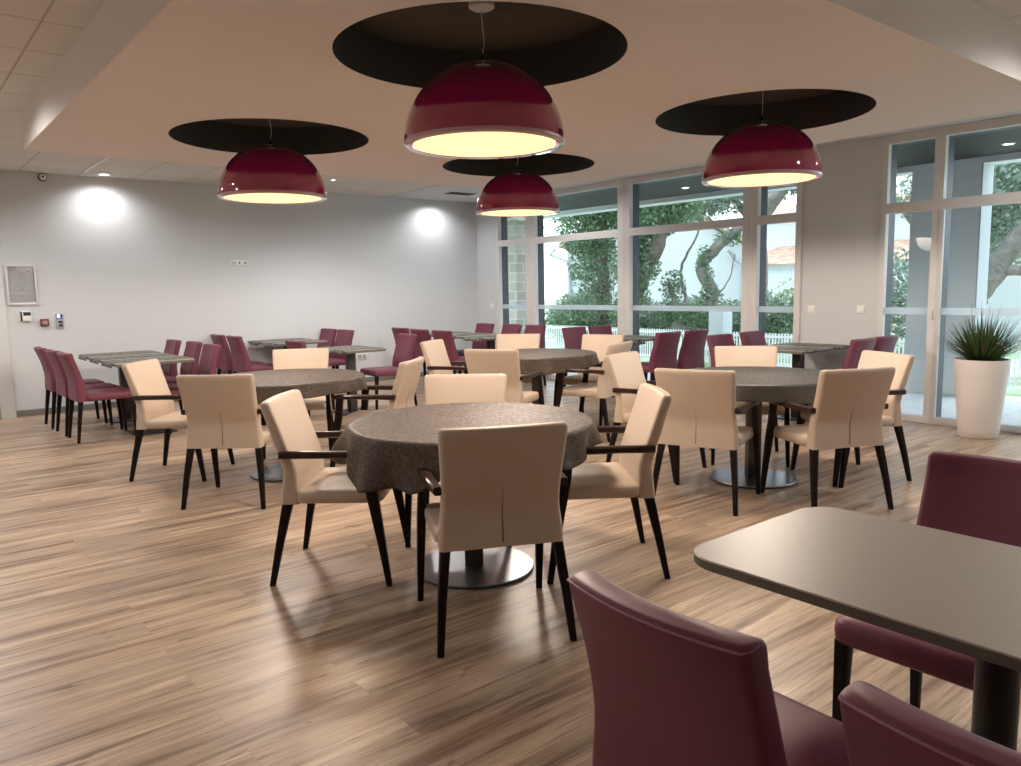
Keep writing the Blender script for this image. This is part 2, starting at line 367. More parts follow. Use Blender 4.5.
# windows ------------------------------------------------------------
XI=WX-.035; XO=WX+.03     # inner frame faces
def window(name,y0,y1,panes,zb,transom=True,leafs=()):
    root=struct(empty(name,(0,0,0)))
    bm=bmesh.new()
    ztr0,ztr1,ztop=2.067,2.165,2.745
    ylist=sorted(panes)
    # verticals = gaps between panes
    edges=[y0]+[v for p in ylist for v in p]+[y1]
    for k in range(0,len(edges),2):
        box(bm,XI,XO,edges[k],edges[k+1],0,CEIL-.002)
        if edges[k+1]-edges[k]>.13 and 0<k<len(edges)-2:      # joint line of coupled frames
            ym=(edges[k]+edges[k+1])/2; box(bm,XI-.004,XI+.002,ym-.10*.45,ym-.003,0,CEIL-.003); box(bm,XI-.004,XI+.002,ym+.003,ym+.10*.45,0,CEIL-.003)
    for a,b_ in ylist:
        box(bm,XI,XO,a,b_,ztr0,ztr1); box(bm,XI,XO,a,b_,ztop,CEIL-.002); box(bm,XI,XO,a,b_,0.001,zb)
    mesh_obj('window_frame',bm,M['frame'],root,smooth=False)
    bm=bmesh.new()
    for k in range(0,len(edges),2): box(bm,XO,WX+.16,edges[k]+ (0 if k==0 else .0),edges[k+1],0,CEIL-.002)
    for a,b_ in ylist:
        box(bm,XO,WX+.16,a,b_,ztr0+.02,ztr1-.01); box(bm,XO,WX+.16,a,b_,ztop,CEIL-.002); box(bm,XO,WX+.16,a,b_,-.05,zb-.02)
    mesh_obj('outer_frame',bm,M['frame_ext'],root,smooth=False)
    for a,b_ in ylist:
        for z0,z1 in ((zb,ztr0),(ztr1,ztop)):
            bm=bmesh.new(); box(bm,XO+.002,XO+.010,a-.004,b_+.004,z0-.004,z1+.004)
            mesh_obj('glass_pane',bm,M['glass'],root,smooth=False)
        bm=bmesh.new(); box(bm,XO-.003,XO+.001,a,b_,1.066,1.134)
        mesh_obj('privacy_band',bm,M['band'],root,smooth=False)
    # bevel's bright reflection is painted as a pale bead on the door leaf
    return root
window('window_1',W1[0],W1[1],[(9.36,10.04),(7.42,9.147),(5.44,7.20),(4.76,5.242)],.08)
w2=window('window_2',W2[0],W2[1],[(3.33,3.77),(1.62,3.235),(.02,1.50),(-.88,-.08)],.065)
bm=bmesh.new()
box(bm,XI-.012,XI+.01,3.215,3.262,.012,2.06,.004); box(bm,XI-.012,XI+.01,1.60,3.2145,.012,.075,.004)  # upright bead is near white to paint in the bevel's bright reflection
mesh_obj('door_leaf_bead',bm,M['leaf'],w2)
bm=bmesh.new()
for z in (.32,1.02,1.75):
    sweep(bm,[(XI-.008,3.285,z),(XI-.008,3.285,z+.09)],.008,8)
mesh_obj('hinge',bm,M['frame'],w2)

# ------------------------------------------------------------------ pendants
def make_pendant():
    R=.393
    t=empty('pendant_lamp')
    bm=bmesh.new(); prof=[]
    for k in range(0,25):
        a=PI/2*k/24; prof.append((R*math.cos(a)+1e-4,.012+R*.955*math.sin(a)))
    inn=[(r*.975,z-.006*(z/.4)) for r,z in reversed(prof)]
    lathe(bm,prof,n=72,cap0=False,cap1=True); 
    lathe(bm,[(R,.012),(R-.012,.012)],n=72,cap0=False,cap1=False)
    mesh_obj('lamp_shade',bm,M['dome'],t,ang=50)
    bm=bmesh.new(); lathe(bm,[(R+.002,.014),(R+.003,.002),(R-.004,-.006),(R-.034,-.006),(R-.036,.004),(R-.012,.013)],n=72,cap0=False,cap1=False); mesh_obj('acrylic_rim',bm,M['rim'],t,ang=50)
    bm=bmesh.new(); lathe(bm,[(.3505,-.001),(.3505,.003)],n=72); mesh_obj('diffuser',bm,M['diff'],t)
    bm=bmesh.new(); lathe(bm,[(.05,.386),(.05,.390),(.018,.394),(.014,.422),(.006,.428)],n=20); mesh_obj('ferrule',bm,M['black'],t)
    bm=bmesh.new(); sweep(bm,[(.0,0,.415),(.004,.002,.45),(.016,.008,.485),(.012,.006,.52),(.002,0,.56),(-.004,0,.63)],.0022,6); mesh_obj('cable',bm,M['white'],t)
    bm=bmesh.new(); lathe(bm,[(.01,.630),(.045,.634),(.062,.644),(.062,.667)],n=32); mesh_obj('ceiling_rosette',bm,M['white'],t)
    return t
def copy_tree(o,parent=None):
    c=o.copy(); COL.objects.link(c)
    if parent is not None: c.parent=parent
    for ch in CH.get(o.name,[]): copy_tree(ch,c)
    return c
CH={}
def index(o):
    kids=[c for c in bpy.data.objects if c.parent==o]; CH[o.name]=kids
    for c in kids: index(c)
pen=make_pendant(); index(pen)
PL=[((2.40,3.13),'magenta dome pendant lamp nearest the camera, largest in the picture'),
    ((2.39,5.73),'magenta dome pendant lamp at left, over the leftmost round table'),
    ((4.77,3.13),'magenta dome pendant lamp at right, in front of the bare wall pier between windows'),
    ((4.77,5.73),'smallest magenta dome pendant lamp, partly behind the nearest lamp')]
for i,((x,y),lb) in enumerate(PL):
    o=pen if i==0 else copy_tree(pen)
    o.location=(x,y,2.101); tag(o,lb,'lamp','dome pendant lamps under the ceiling island')

# ------------------------------------------------------------------ chairs
def backrest_mesh(rows,bow,r=.018):
    bm=bmesh.new(); rings=[]
    for z,yf,yr,hw in rows:
        rings.append(rrect(0,(yf+yr)/2,hw,abs(yf-yr)/2,r,z,n=4,bow=bow*max(0,(z-.42))/.45))
    loft(bm,rings); return bm
def interp(rows,n=3):
    out=[]
    for i in range(len(rows)-1):
        p0=rows[max(i-1,0)];p1=rows[i];p2=rows[i+1];p3=rows[min(i+2,len(rows)-1)]
        for k in range(n):
            t=k/n
            out.append(tuple(.5*((2*p1[j])+(-p0[j]+p2[j])*t+(2*p0[j]-5*p1[j]+4*p2[j]-p3[j])*t*t+(-p0[j]+3*p1[j]-3*p2[j]+p3[j])*t**3) for j in range(4)))
    out.append(rows[-1]); return out
def seat_mesh(hw,y0,y1,z0,z1,dome,r=.035,flare=0):
    bm=bmesh.new(); cy=(y0+y1)/2; hd=(y1-y0)/2
    rings=[rrect(0,cy,hw-.012,hd-.012,r,z0,n=4),rrect(0,cy,hw,hd,r,z0+.010,n=4),rrect(0,cy,hw+.002,hd+.003,r,(z0+z1)/2,n=4),rrect(0,cy,hw,hd,r,z1-.008,n=4),
           rrect(0,cy,hw-.010,hd-.010,r,z1,n=4)]
    for s in (.85,.6,.35,.12): rings.append(rrect(0,cy,hw*s,hd*s,r*s,z1+dome*(1-s**2),n=4))
    loft(bm,rings); return bm
def make_armchair():
    t=empty('dining_armchair')
    rows=interp([(.393,-.150,-.240,.250),(.47,-.155,-.233,.246),(.55,-.160,-.226,.238),(.62,-.180,-.244,.237),(.70,-.208,-.268,.240),(.80,-.240,-.295,.247),(.855,-.258,-.312,.250)])
    rows+=[(.872,-.263,-.314,.250),(.881,-.268,-.311,.246),(.885,-.276,-.304,.240)]
    bk=mesh_obj('backrest',backrest_mesh(rows,.022),M['cream'],t,ang=60)
    mesh_obj('seat',seat_mesh(.256,-.165,.250,.396,.458,.016),M['cream'],t,ang=60)
    bm=bmesh.new()
    pts=[(z,yr-.0015-.022*max(0,(z-.42))/.45) for z,yf,yr,hw in rows if .40<=z<=.66]
    for (za,ya),(zb,yb) in zip(pts,pts[1:]):
        w1=.003*max(0.15,(.67-za)/.27); w2_=.003*max(0.15,(.67-zb)/.27)
        vs=[bm.verts.new(p) for p in ((-w1,ya,za),(w1,ya,za),(w2_,yb,zb),(-w2_,yb,zb))]
        vb=[bm.verts.new((v.co.x,v.co.y+.003,v.co.z)) for v in vs]
        bm.faces.new(vs); bm.faces.new(vb[::-1])
        for k in range(4): bm.faces.new((vs[k],vb[k],vb[(k+1)%4],vs[(k+1)%4]))
    mesh_obj('back_slit',bm,M['seam'],bk,smooth=False)['label']='dark open slit down the backrest cover'
    for s in (-1,1):
        bm=bmesh.new(); tleg(bm,[(s*.279,.276,0,.026,.026),(s*.2745,.247,.2,.033,.037),(s*.2695,.215,.40,.038,.052),(s*.267,.196,.50,.034,.052),(s*.265,.186,.60,.031,.052),(s*.264,.183,.622,.031,.060)]); mesh_obj('leg',bm,M['wood'],t,ang=40)
    for s in (-1,1):
        bm=bmesh.new(); tleg(bm,[(s*.267,-.292,0,.026,.026),(s*.250,-.252,.2,.034,.036),(s*.226,-.208,.402,.040,.050)]); mesh_obj('leg',bm,M['wood'],t,ang=40)
    for s in (-1,1):
        bm=bmesh.new(); R_=[]
        for y,w,h,dx,dz in ((.236,.018,.012,.006,-.006),(.226,.038,.028,.005,-.002),(.19,.050,.034,.003,0),(.05,.048,.034,.001,.001),(-.10,.042,.034,-.004,0),(-.205,.036,.036,-.010,-.002),(-.232,.032,.034,-.012,-.003)):
            R_.append([(s*(.264+dx)+w/2*cx_,y,.636+dz+h/2*cz_) for cx_,cz_ in ((-1,-.6),(-.6,-1),(.6,-1),(1,-.6),(1,.6),(.6,1),(-.6,1),(-1,.6))])
        loft(bm,R_); mesh_obj('armrest',bm,M['armwood'],t,ang=40)
    return t
def make_sidechair():
    t=empty('dining_chair')
    rows=interp([(.395,-.165,-.243,.212),(.47,-.155,-.240,.211),(.56,-.160,-.238,.207),(.65,-.186,-.252,.203),(.74,-.212,-.274,.201),(.81,-.234,-.296,.201)])
    rows+=[(.838,-.238,-.304,.201),(.851,-.241,-.307,.201),(.859,-.246,-.303,.198),(.862,-.256,-.293,.192)]
    bk=mesh_obj('backrest',backrest_mesh(rows,.030,r=.016),M['purple'],t,ang=60)
    mesh_obj('seat',seat_mesh(.222,-.165,.276,.392,.462,.014),M['purple'],t,ang=60)
    # welt along the rear top edge
    bm=bmesh.new(); path=[(-.197,-.265,.857),(-.199,-.290,.853)]
    for k in range(25):
        x=-.194+.388*k/24; path.append((x,-.3065-.030*(.851-.42)/.45*(1-(x/.201)**2),.853))
    path+=[(.199,-.290,.853),(.197,-.265,.857)]
    sweep(bm,path,.0022,6); mesh_obj('piping',bm,M['piping'],bk)['label']='paler welt along the top of the backrest'
    for s in (-1,1):
        bm=bmesh.new(); tleg(bm,[(s*.200,.258,0,.026,.026),(s*.200,.250,.2,.034,.034),(s*.200,.240,.398,.042,.044)]); mesh_obj('leg',bm,M['wood'],t,ang=40)
    for s in (-1,1):
        bm=bmesh.new(); tleg(bm,[(s*.208,-.262,0,.026,.026),(s*.200,-.238,.2,.034,.034),(s*.190,-.212,.398,.042,.044)]); mesh_obj('leg',bm,M['wood'],t,ang=40)
    return t
arm=make_armchair(); index(arm); side=make_sidechair(); index(side)
AC=[ # x,y,heading deg,label
(1.93,2.53,64,'cream armchair seen from behind in front of the nearest round table'),
(1.76,3.54,-41,'cream armchair side-on at the left of the nearest round table, facing right'),
(2.76,2.72,144,'cream armchair side-on at the right of the nearest round table, facing left'),
(2.54,3.59,-132,'cream armchair behind the nearest round table, only its plain backrest top showing'),
(1.84,5.25,48,'cream armchair seen from behind in front of the leftmost round table'),
(1.78,6.30,-41,'leftmost cream armchair, facing right beside the row of purple chairs'),
(2.82,6.44,-121,'cream armchair behind the leftmost round table, backrest facing the camera'),
(2.88,5.17,131,'cream armchair at right of the leftmost round table, pale rear of its back showing'),
(4.12,3.07,21,'cream armchair seen from behind at front left of the rightmost round table'),
(4.65,2.54,64,'cream armchair seen from behind at front right of the rightmost round table, slit tilted'),
(5.39,2.76,155,'rightmost cream armchair, facing left with the glass door behind it'),
(5.35,3.59,-141,'cream armchair behind the rightmost round table, only backrest top showing'),
(4.50,3.81,-74,'cream armchair facing right at left of the rightmost round table, half hidden'),
(4.29,5.38,29,'cream armchair seen from behind in front of the farthest round table'),
(4.50,6.37,-57,'cream armchair facing right at left of the farthest round table, by the purple row'),
(5.37,6.54,-137,'cream armchair behind the farthest round table, standing just left of centre'),
(5.75,5.77,-165,'cream armchair at back right of the farthest round table, facing the camera'),
(5.19,5.18,110,'cream armchair at right of the farthest round table, facing left, pale rear showing'),
]
for i,(x,y,a,lb) in enumerate(AC):
    o=arm if i==0 else copy_tree(arm)
    o.location=(x,y,0); o.rotation_euler=(0,0,math.radians(a-90)); tag(o,lb,'chair','cream armchairs around the round tables')
SC=[
(1.61,9.62,0,'purple chair farthest back in the left-hand row by the wall devices'),
(1.63,9.02,2,'middle purple chair of the left-hand row of three by the wall'),
(1.65,8.50,1,'nearest purple chair of the left-hand row by the wall, seat side in full view'),
(2.43,9.66,180,'farthest purple chair on the right side of the leftmost long table'),
(2.49,9.09,180,'middle purple chair on the right side of the leftmost long table'),
(2.46,8.40,180,'nearest purple chair on the right side of the leftmost long table, curved edge lit'),
(3.75,10.42,1,'left of two purple chairs seen from behind beside the table at the blank wall'),
(3.77,9.87,1,'right of two purple chairs seen from behind beside the table at the blank wall'),
(4.80,10.42,181,'left one of two purple chairs facing left beyond the table at the blank wall'),
(4.80,9.90,181,'right one of two purple chairs facing left beyond the table at the blank wall'),
(3.87,8.24,1,'purple chair almost hidden behind a cream backrest, only its top edge showing'),
(4.77,8.25,175,'lone purple chair side-on facing left with lit seat, in front of the low wall socket'),
(6.12,9.72,0,'farthest of three dark purple chairs seen from behind at the corner table'),
(6.05,9.10,0,'middle of three dark purple chairs seen from behind at the corner table'),
(6.04,8.54,0,'nearest of three dark purple chairs seen from behind at the corner table'),
(7.04,9.62,180,'purple chair in front of the room corner, end of the corner table'),
(7.09,9.02,180,'purple chair before the narrow left window pane, left of its twin'),
(7.10,8.50,180,'purple chair before the window, right neighbour of the one at the narrow pane'),
(7.23,7.28,-90,'purple chair with window-lit back left of the window table, farther from the big mullion'),
(7.70,7.26,-90,'purple chair with window-lit back directly before the big window mullion'),
(7.11,6.12,90,'purple chair seen from behind at the window table, left of two with rounded backs'),
(7.62,6.11,90,'purple chair seen from behind at the window table, right of two with rounded backs'),
(7.02,4.80,-90,'purple chair behind the cream backrest of the rightmost round table, dark red edge'),
(7.66,4.83,-90,'purple chair before the narrow right pane of the large window'),
(7.26,3.89,90,'purple chair at the wall pier, left of two lilac lit backs beside the glass door'),
(7.74,3.90,90,'purple chair closest to the glass door, right of two lilac lit backs'),
(1.265,.825,-2,'large purple chair in the foreground seen from behind, left of the bare grey table'),
(1.25,.29,0,'purple chair cut by the bottom right corner of the picture'),
(2.28,.84,180,'dark red purple chair on the far side of the bare grey table'),
]
for i,(x,y,a,lb) in enumerate(SC):
    o=side if i==0 else copy_tree(side)
    o.location=(x,y,0); o.rotation_euler=(0,0,math.radians(a-90)); tag(o,lb,'chair','purple side chairs at the long tables')

# ------------------------------------------------------------------ round tables
def make_round():
    t=empty('round_table')
    bm=bmesh.new(); lathe(bm,[(.58,.722),(.588,.724),(.590,.738),(.588,.752),(.58,.754)],n=64); mesh_obj('tabletop',bm,M['lamtop'],t)
    bm=bmesh.new(); box(bm,-.045,.045,-.045,.045,.018,.724,.004); mesh_obj('column',bm,M['column'],t)
    bm=bmesh.new(); lathe(bm,[(.296,.0),(.300,.003),(.300,.012)],n=64,cap1=False,mi=1); lathe(bm,[(.300,.012),(.297,.017),(.10,.0185),(.02,.0185)],n=64,cap0=False)
    mesh_obj('base_plate',bm,[M['steel'],M['steeledge']],t)
    return t
rt=make_round(); index(rt)
RT=[(2.235,3.075,'nearest round pedestal table, under a speckled taupe cloth'),
    (2.395,5.71,'leftmost round pedestal table, under a taupe cloth'),
    (5.03,5.80,'farthest round pedestal table, under a brown taupe cloth'),
    (4.80,3.17,'rightmost round pedestal table, under a smooth cloth with painted-in daylight, big steel base showing')]
for i,(x,y,lb) in enumerate(RT):
    o=rt if i==0 else copy_tree(rt); o.location=(x,y,0); o.rotation_euler=(0,0,math.radians(51)); tag(o,lb,'table','round pedestal tables')
def cloth(x,y,hang,folds,amp,seed,m,lb,flare=lambda a:0):
    rnd=random.Random(seed); ph=[rnd.uniform(0,2*PI) for _ in range(6)]
    n=240; R0=.596
    bm=bmesh.new(); rings=[]
    zt=.7575
    for r in (.02,.15,.3,.42,.52,.575): rings.append([(r*math.cos(2*PI*k/n),r*math.sin(2*PI*k/n),zt+.0008*math.sin(9*r*20+k*.11)) for k in range(n)])
    rows=12
    for j in range(rows+1):
        v=j/rows; ring=[]
        for k in range(n):
            a=2*PI*k/n; h=hang(a)
            w=(math.sin(folds*a+ph[0]+1.1*math.sin(2*a+ph[1]))+.55*math.sin((folds*1.7)//1*a+ph[2]))*amp*min(1,h/.16)
            if v<.12: 
                t=v/.12*PI/2; rr=R0-.012+.016*math.sin(t); z=zt-.014*(1-math.cos(t))
            else:
                u=(v-.12)/.88; rr=R0+.004+w*u**.8+.022*u*(h/.14)**.3+flare(a)*math.sin(u*PI/2); z=zt-.014-(h-.014)*u+.004*math.sin(3*a+ph[3])*u
            ring.append((rr*math.cos(a),rr*math.sin(a),z))
        rings.append(ring)
    loft(bm,rings,cap0=True,cap1=False)
    o=mesh_obj('tablecloth',bm,m,ang=80)
    md=o.modifiers.new('thickness','SOLIDIFY'); md.thickness=.0016; md.offset=-1
    o.location=(x,y,0); tag(o,lb,'tablecloth','cloths on the round tables'); return o
def lobe(a,c,w,h):
    d=(a-c+PI)%(2*PI)-PI; return h*math.exp(-(d/w)**2)
ra=math.radians
cloth(2.235,3.075,lambda a:.115+lobe(a,ra(152),.14,.05)+lobe(a,ra(182),.34,.13)+lobe(a,ra(210),.22,.09)+lobe(a,ra(-78),.30,.05)+lobe(a,ra(75),.5,.06),10,.028,3,M['cloth'],'speckled taupe damask cloth hanging deep on the nearest round table',flare=lambda a:lobe(a,ra(150),.20,.055)+lobe(a,ra(-75),.2,-.03))
cloth(2.395,5.71,lambda a:.115+.02*math.sin(2*a+1),13,.013,5,M['cloth'],'taupe cloth with scalloped edge on the leftmost round table')
cloth(5.03,5.80,lambda a:.125+.02*math.sin(2*a),12,.014,8,M['cloth'],'brown taupe cloth on the farthest round table')
cloth(4.80,3.17,lambda a:.120+.012*math.sin(3*a),9,.008,11,M['cloth_daylit'],'smooth taupe cloth with painted-in grey daylight on the rightmost round table')

# ------------------------------------------------------------------ rectangular tables
def rect_table(x0,x1,y0,y1,lb,cols,top=.745,th=.028,r=.03,colr=.045,name='dining_table',mtop='lamtop',medge='lamedge',group=None,round_col=False,mcol='column',baseh=.20):
    cx,cy=(x0+x1)/2,(y0+y1)/2; t=empty(name,(cx,cy,0)); hw,hd=(x1-x0)/2,(y1-y0)/2
    bm=bmesh.new()
    loft(bm,[rrect(0,0,hw-.003,hd-.003,r,top-th,n=8),rrect(0,0,hw,hd,r,top-th+.003,n=8),rrect(0,0,hw,hd,r,top-.003,n=8)],cap1=False,mi=1)
    loft(bm,[rrect(0,0,hw,hd,r,top-.003,n=8),rrect(0,0,hw-.003,hd-.003,r,top,n=8)],cap0=False)
    mesh_obj('tabletop',bm,[M[mtop],M[medge]],t)
    for dx,dy in cols:
        bm=bmesh.new()
        if round_col: lathe(bm,[(colr,.012),(colr,top-th+.001)],dx,dy,24)
        else: box(bm,dx-colr,dx+colr,dy-colr,dy+colr,.012,top-th+.001,.004)
        mesh_obj('column',bm,M[mcol],t)
        bm=bmesh.new(); loft(bm,[rrect(dx,dy,baseh,baseh,.03,z,n=5) for z in (0,.010)]+[rrect(dx,dy,baseh-.004,baseh-.004,.03,.014,n=5)])
        mesh_obj('base_plate',bm,M['steeledge'],t)
    if group: tag(t,lb,'table',group)
    else: tag(t,lb,'table')
    return t
G='long tables for the purple chairs'
TOPS=.745
rect_table(1.73,2.47,8.10,9.88,'leftmost long table with grey runners, between two rows of purple chairs',[(0,-.52),(0,.52)],group=G)
rect_table(3.93,4.66,9.58,10.60,'long table with dark runner pushed to the blank wall',[(0,0)],group=G)
rect_table(3.95,4.46,7.72,8.52,'long pale runner table beside the lone side-on purple chair',[(0,0)],group=G)
rect_table(6.22,6.92,8.15,9.95,'long table in the far corner between two rows of three purple chairs',[(0,-.52),(0,.52)],group=G)
rect_table(6.86,7.84,6.36,7.04,'table at the large window, behind the farthest round table',[(0,0)],group=G,mcol='blackcol')
rect_table(6.84,7.86,4.00,4.68,'table against the wall pier between the two windows',[(0,0)],group=G,mcol='blackcol')
rect_table(1.475,2.115,-.95,1.18,'bare grey table with rounded corners in the right foreground',[(.0,.46),(0,-.75)],r=.095,th=.026,top=.750,colr=.043,round_col=True,mcol='blackcol',baseh=.19)

def runner(x0,x1,y0,y1,axis,hang,lb,seed):
    """cloth strip across a table, draping over both edges (axis = long direction)"""
    rnd=random.Random(seed); bm=bmesh.new(); z=TOPS+.002
    L0,L1,W0,W1_=(x0,x1,y0,y1) if axis=='x' else (y0,y1,x0,x1)
    prof=[(L0-.018,z-hang),(L0-.012,z-hang*.5),(L0-.008,z-.010),(L0-.002,z)]+[(L0+(L1-L0)*k/10,z) for k in range(1,10)]+[(L1+.002,z),(L1+.008,z-.010),(L1+.012,z-hang*.5),(L1+.018,z-hang)]
    nw=8; rings=[]
    for i,(a,zz) in enumerate(prof):
        row=[]
        for k in range(nw+1):
            w=W0+(W1_-W0)*k/nw; dz=.0015*abs(math.sin(i*1.3+k*.9+seed)); out=(.004*math.sin(k*1.7+seed) if zz<z-.011 else 0)
            aa=a+(out if a>(L0+L1)/2 else -abs(out))
            row.append((aa,w,zz+dz) if axis=='x' else (w,aa,zz+dz))
        rings.append(row)
    loft(bm,rings,cap0=False,cap1=False,closed=False)
    o=mesh_obj('table_runner',bm,M['runner'],ang=60)
    md=o.modifiers.new('thickness','SOLIDIFY'); md.thickness=.0035; md.offset=0
    tag(o,lb,'table runner','patterned grey runners on the long tables')
for k,(y,l) in enumerate(((8.42,'nearest grey runner hanging off the leftmost long table'),(8.99,'middle grey runner across the leftmost long table'),(9.57,'farthest grey runner across the leftmost long table'))):
    runner(1.73,2.47,y-.21,y+.21,'x',.045,l,k)
runner(3.93,4.66,9.62,9.97,'x',.05,'dark grey runner on the near end of the table at the blank wall',4)
runner(3.93,4.66,10.12,10.48,'x',.05,'dark grey runner on the far end of the table at the blank wall',5)
runner(3.95,4.46,7.80,8.42,'x',.035,'pale grey runner on the short table by the lone purple chair',6)
runner(6.22,6.92,8.26,8.66,'x',.05,'nearest runner across the far corner table',7)
runner(6.22,6.92,8.86,9.26,'x',.05,'middle runner across the far corner table',8)
runner(6.22,6.92,9.46,9.86,'x',.05,'farthest runner across the far corner table',9)
runner(6.93,7.27,6.36,7.04,'y',.06,'left runner on the table at the large window',10)
runner(7.43,7.77,6.36,7.04,'y',.06,'right runner on the table at the large window',11)
runner(6.91,7.25,4.00,4.68,'y',.012,'left runner on the table at the wall pier',12)
runner(7.43,7.77,4.00,4.68,'y',.012,'right runner on the table at the wall pier',13)

# ------------------------------------------------------------------ planter and grass
PX,PY=7.58,2.70
bm=bmesh.new()
lathe(bm,[(.150,.0),(.158,.006),(.165,.08),(.185,.30),(.205,.50),(.216,.62),(.219,.690),(.217,.698),(.207,.698),(.205,.690),(.203,.655)],n=56,cap0=True,cap1=False)
t=empty('planter',(PX,PY,0)); mesh_obj('pot',bm,M['whitem'],t,ang=50)
bm=bmesh.new(); lathe(bm,[(.2035,.650),(.15,.662),(.05,.668),(.01,.669)],n=40,cap0=False); mesh_obj('soil',bm,M['soil'],t)
tag(t,'tall white tapered planter on the floor before the glass door','planter')
def grass():
    t=empty('potted_grass',(PX,PY,.663)); rnd=random.Random(21)
    for nm,mt,cnt,l0,l1 in (('blades',M['blade'],700,.26,.43),('dark_blades',M['bladep'],95,.34,.50)):
        bm=bmesh.new()
        for i in range(cnt):
            a=rnd.uniform(0,2*PI); sp=rnd.random()**.6; tilt=sp*ra(62); L_=rnd.uniform(l0,l1)*1.14*(1-.10*sp); r0=rnd.uniform(0,.085)
            curve=rnd.uniform(.0,.28)*sp; w=rnd.uniform(.0034,.0060)
            p=Vector((r0*math.cos(a),r0*math.sin(a),0)); d=Vector((math.cos(a)*math.sin(tilt),math.sin(a)*math.sin(tilt),math.cos(tilt)))
            s=Vector((-math.sin(a+rnd.uniform(-.8,.8)),math.cos(a),0)).normalized(); prev=None; ns=5
            for k in range(ns+1):
                u=k/ns; q_=p+d*L_*u+Vector((math.cos(a),math.sin(a),-.8))*curve*L_*u*u*.6; ww=w*(1-u**2)*1.0+.0004
                if (PX+q_.x)>XI-.02: q_.x=XI-.02-PX
                v=(bm.verts.new(q_-s*ww),bm.verts.new(q_+s*ww))
                if prev: bm.faces.new((prev[0],prev[1],v[1],v[0]))
                prev=v
        o=mesh_obj(nm,bm,mt,t,smooth=False)
    tag(t,'spiky dark green ornamental grass growing in the white planter','plant')
grass()

# ------------------------------------------------------------------ things on the walls and ceiling
def framed_plan():
    x0,x1,z0,z1=1.188,1.500,1.308,1.771; y=LY
    t=empty('framed_plan',((x0+x1)/2,y,z0)); W=(x1-x0)/2; H=z1-z0; f=.026
    bm=bmesh.new()
    box(bm,-W,-W+f,-.028,-.001,0,H,.003); box(bm,W-f,W,-.028,-.001,0,H,.003); box(bm,-W+f,W-f,-.028,-.001,0,f,.003); box(bm,-W+f,W-f,-.028,-.001,H-f,H,.003)
    mesh_obj('frame',bm,M['silver'],t)
    bm=bmesh.new(); box(bm,-W+f,W-f,-.008,-.002,f,H-f); mesh_obj('plan_sheet',bm,mat('plan_paper',(.60,.58,.59),.5),t,smooth=False)
    rnd=random.Random(4); bm=bmesh.new(); Yf=-.0085
    def ln(xa,za,xb,zb,w,mi=0):
        d=Vector((xb-xa,0,zb-za)); 
        if d.length<1e-5: return
        n=Vector((-d.z,0,d.x)).normalized()*w/2; a=Vector((xa,Yf,za)); b_=Vector((xb,Yf,zb))
        bm.faces.new([bm.verts.new(v) for v in (a-n,b_-n,b_+n,a+n)]).material_index=mi
    c=(-.01,.27)
    for k in range(60):
        z=rnd.uniform(.16,.385); x=rnd.gauss(-.005+(.27-z)*-.12,.030); s=rnd.uniform(.004,.013)
        if rnd.random()<.5: ln(x-s,z,x+s,z+rnd.uniform(-.004,.004),.0018,rnd.choice((0,1,1)))
        else: ln(x,z-s,x+rnd.uniform(-.004,.004),z+s,.0018,rnd.choice((0,1)))
    ln(-.118,.175,.118,.152,.0016); ln(-.118,.285,-.02,.262,.0012)
    ln(.045,.388,.085,.390,.0015); ln(.072,.386,.092,.390,.009,2)
    for r_ in range(2):
        for (xa,xb) in ((-.115,-.045),(-.035,.035),(.045,.115)):
            zt=.115-r_*.048
            ln(xa,zt,xb,zt,.003,1)
            for q_ in range(1,4): ln(xa,zt-q_*.010,xb-rnd.uniform(0,.02),zt-q_*.010,.0016,0)
            ln(xa,zt,xa,zt-.036,.0016,0)
    for xa,xb,z in ((-.11,-.05,.405),(-.11,-.06,.398),(.0,.06,.405)): ln(xa,z,xb,z,.003)
    mesh_obj('plan_drawing',bm,[mat('plan_ink',(.16,.16,.17),.6),mat('plan_red_ink',(.30,.12,.11),.6),M['black']],t,smooth=False)
    bm=bmesh.new(); box(bm,-W+f,W-f,-.0125,-.0105,f,H-f); mesh_obj('glass',bm,M['glass'],t,smooth=False)
    tag(t,'silver framed evacuation plan hanging on the left wall by the door','picture')
framed_plan()
def wallbox(name,x0,x1,z0,z1,dep,m,lb,cat,extra,group=None):
    t=empty(name,((x0+x1)/2,LY,(z0+z1)/2)); W=(x1-x0)/2; H=(z1-z0)/2
    bm=bmesh.new(); box(bm,-W,W,-dep,-.001,-H,H,min(.006,dep*.3)); mesh_obj('body',bm,m,t)
    for nm,(a,b_,c,d_),mm,th in extra:
        bm=bmesh.new(); box(bm,a*W,b_*W,-dep-th,-dep+.002,c*H,d_*H,.0008); mesh_obj(nm,bm,mm,t)
    tag(t,lb,cat,group); return t
red=mat('alarm_red',(.16,.035,.03),.4); pink=mat('alarm_window',(.42,.26,.25),.4); blueg=mat('panel_grey',(.36,.38,.42),.4)
blue=mat('panel_blue_label',(.08,.12,.45),.4); led=mat('blue_indicator',(.3,.5,1),.4,emit=((.35,.6,1),4))
wallbox('thermostat',1.298,1.412,1.118,1.236,.045,M['white'],'white wall controller with black screen below the framed plan','thermostat',
        [('side_strip',(-.98,-.68,-.98,.92),M['black'],.004),('screen',(-.45,.85,.10,.80),M['black'],.002)])
wallbox('alarm_call_point',1.496,1.583,1.052,1.138,.05,red,'small dark red fire alarm call point on the left wall','alarm button',
        [('window',(-.62,.62,-.55,.50),pink,.003)])
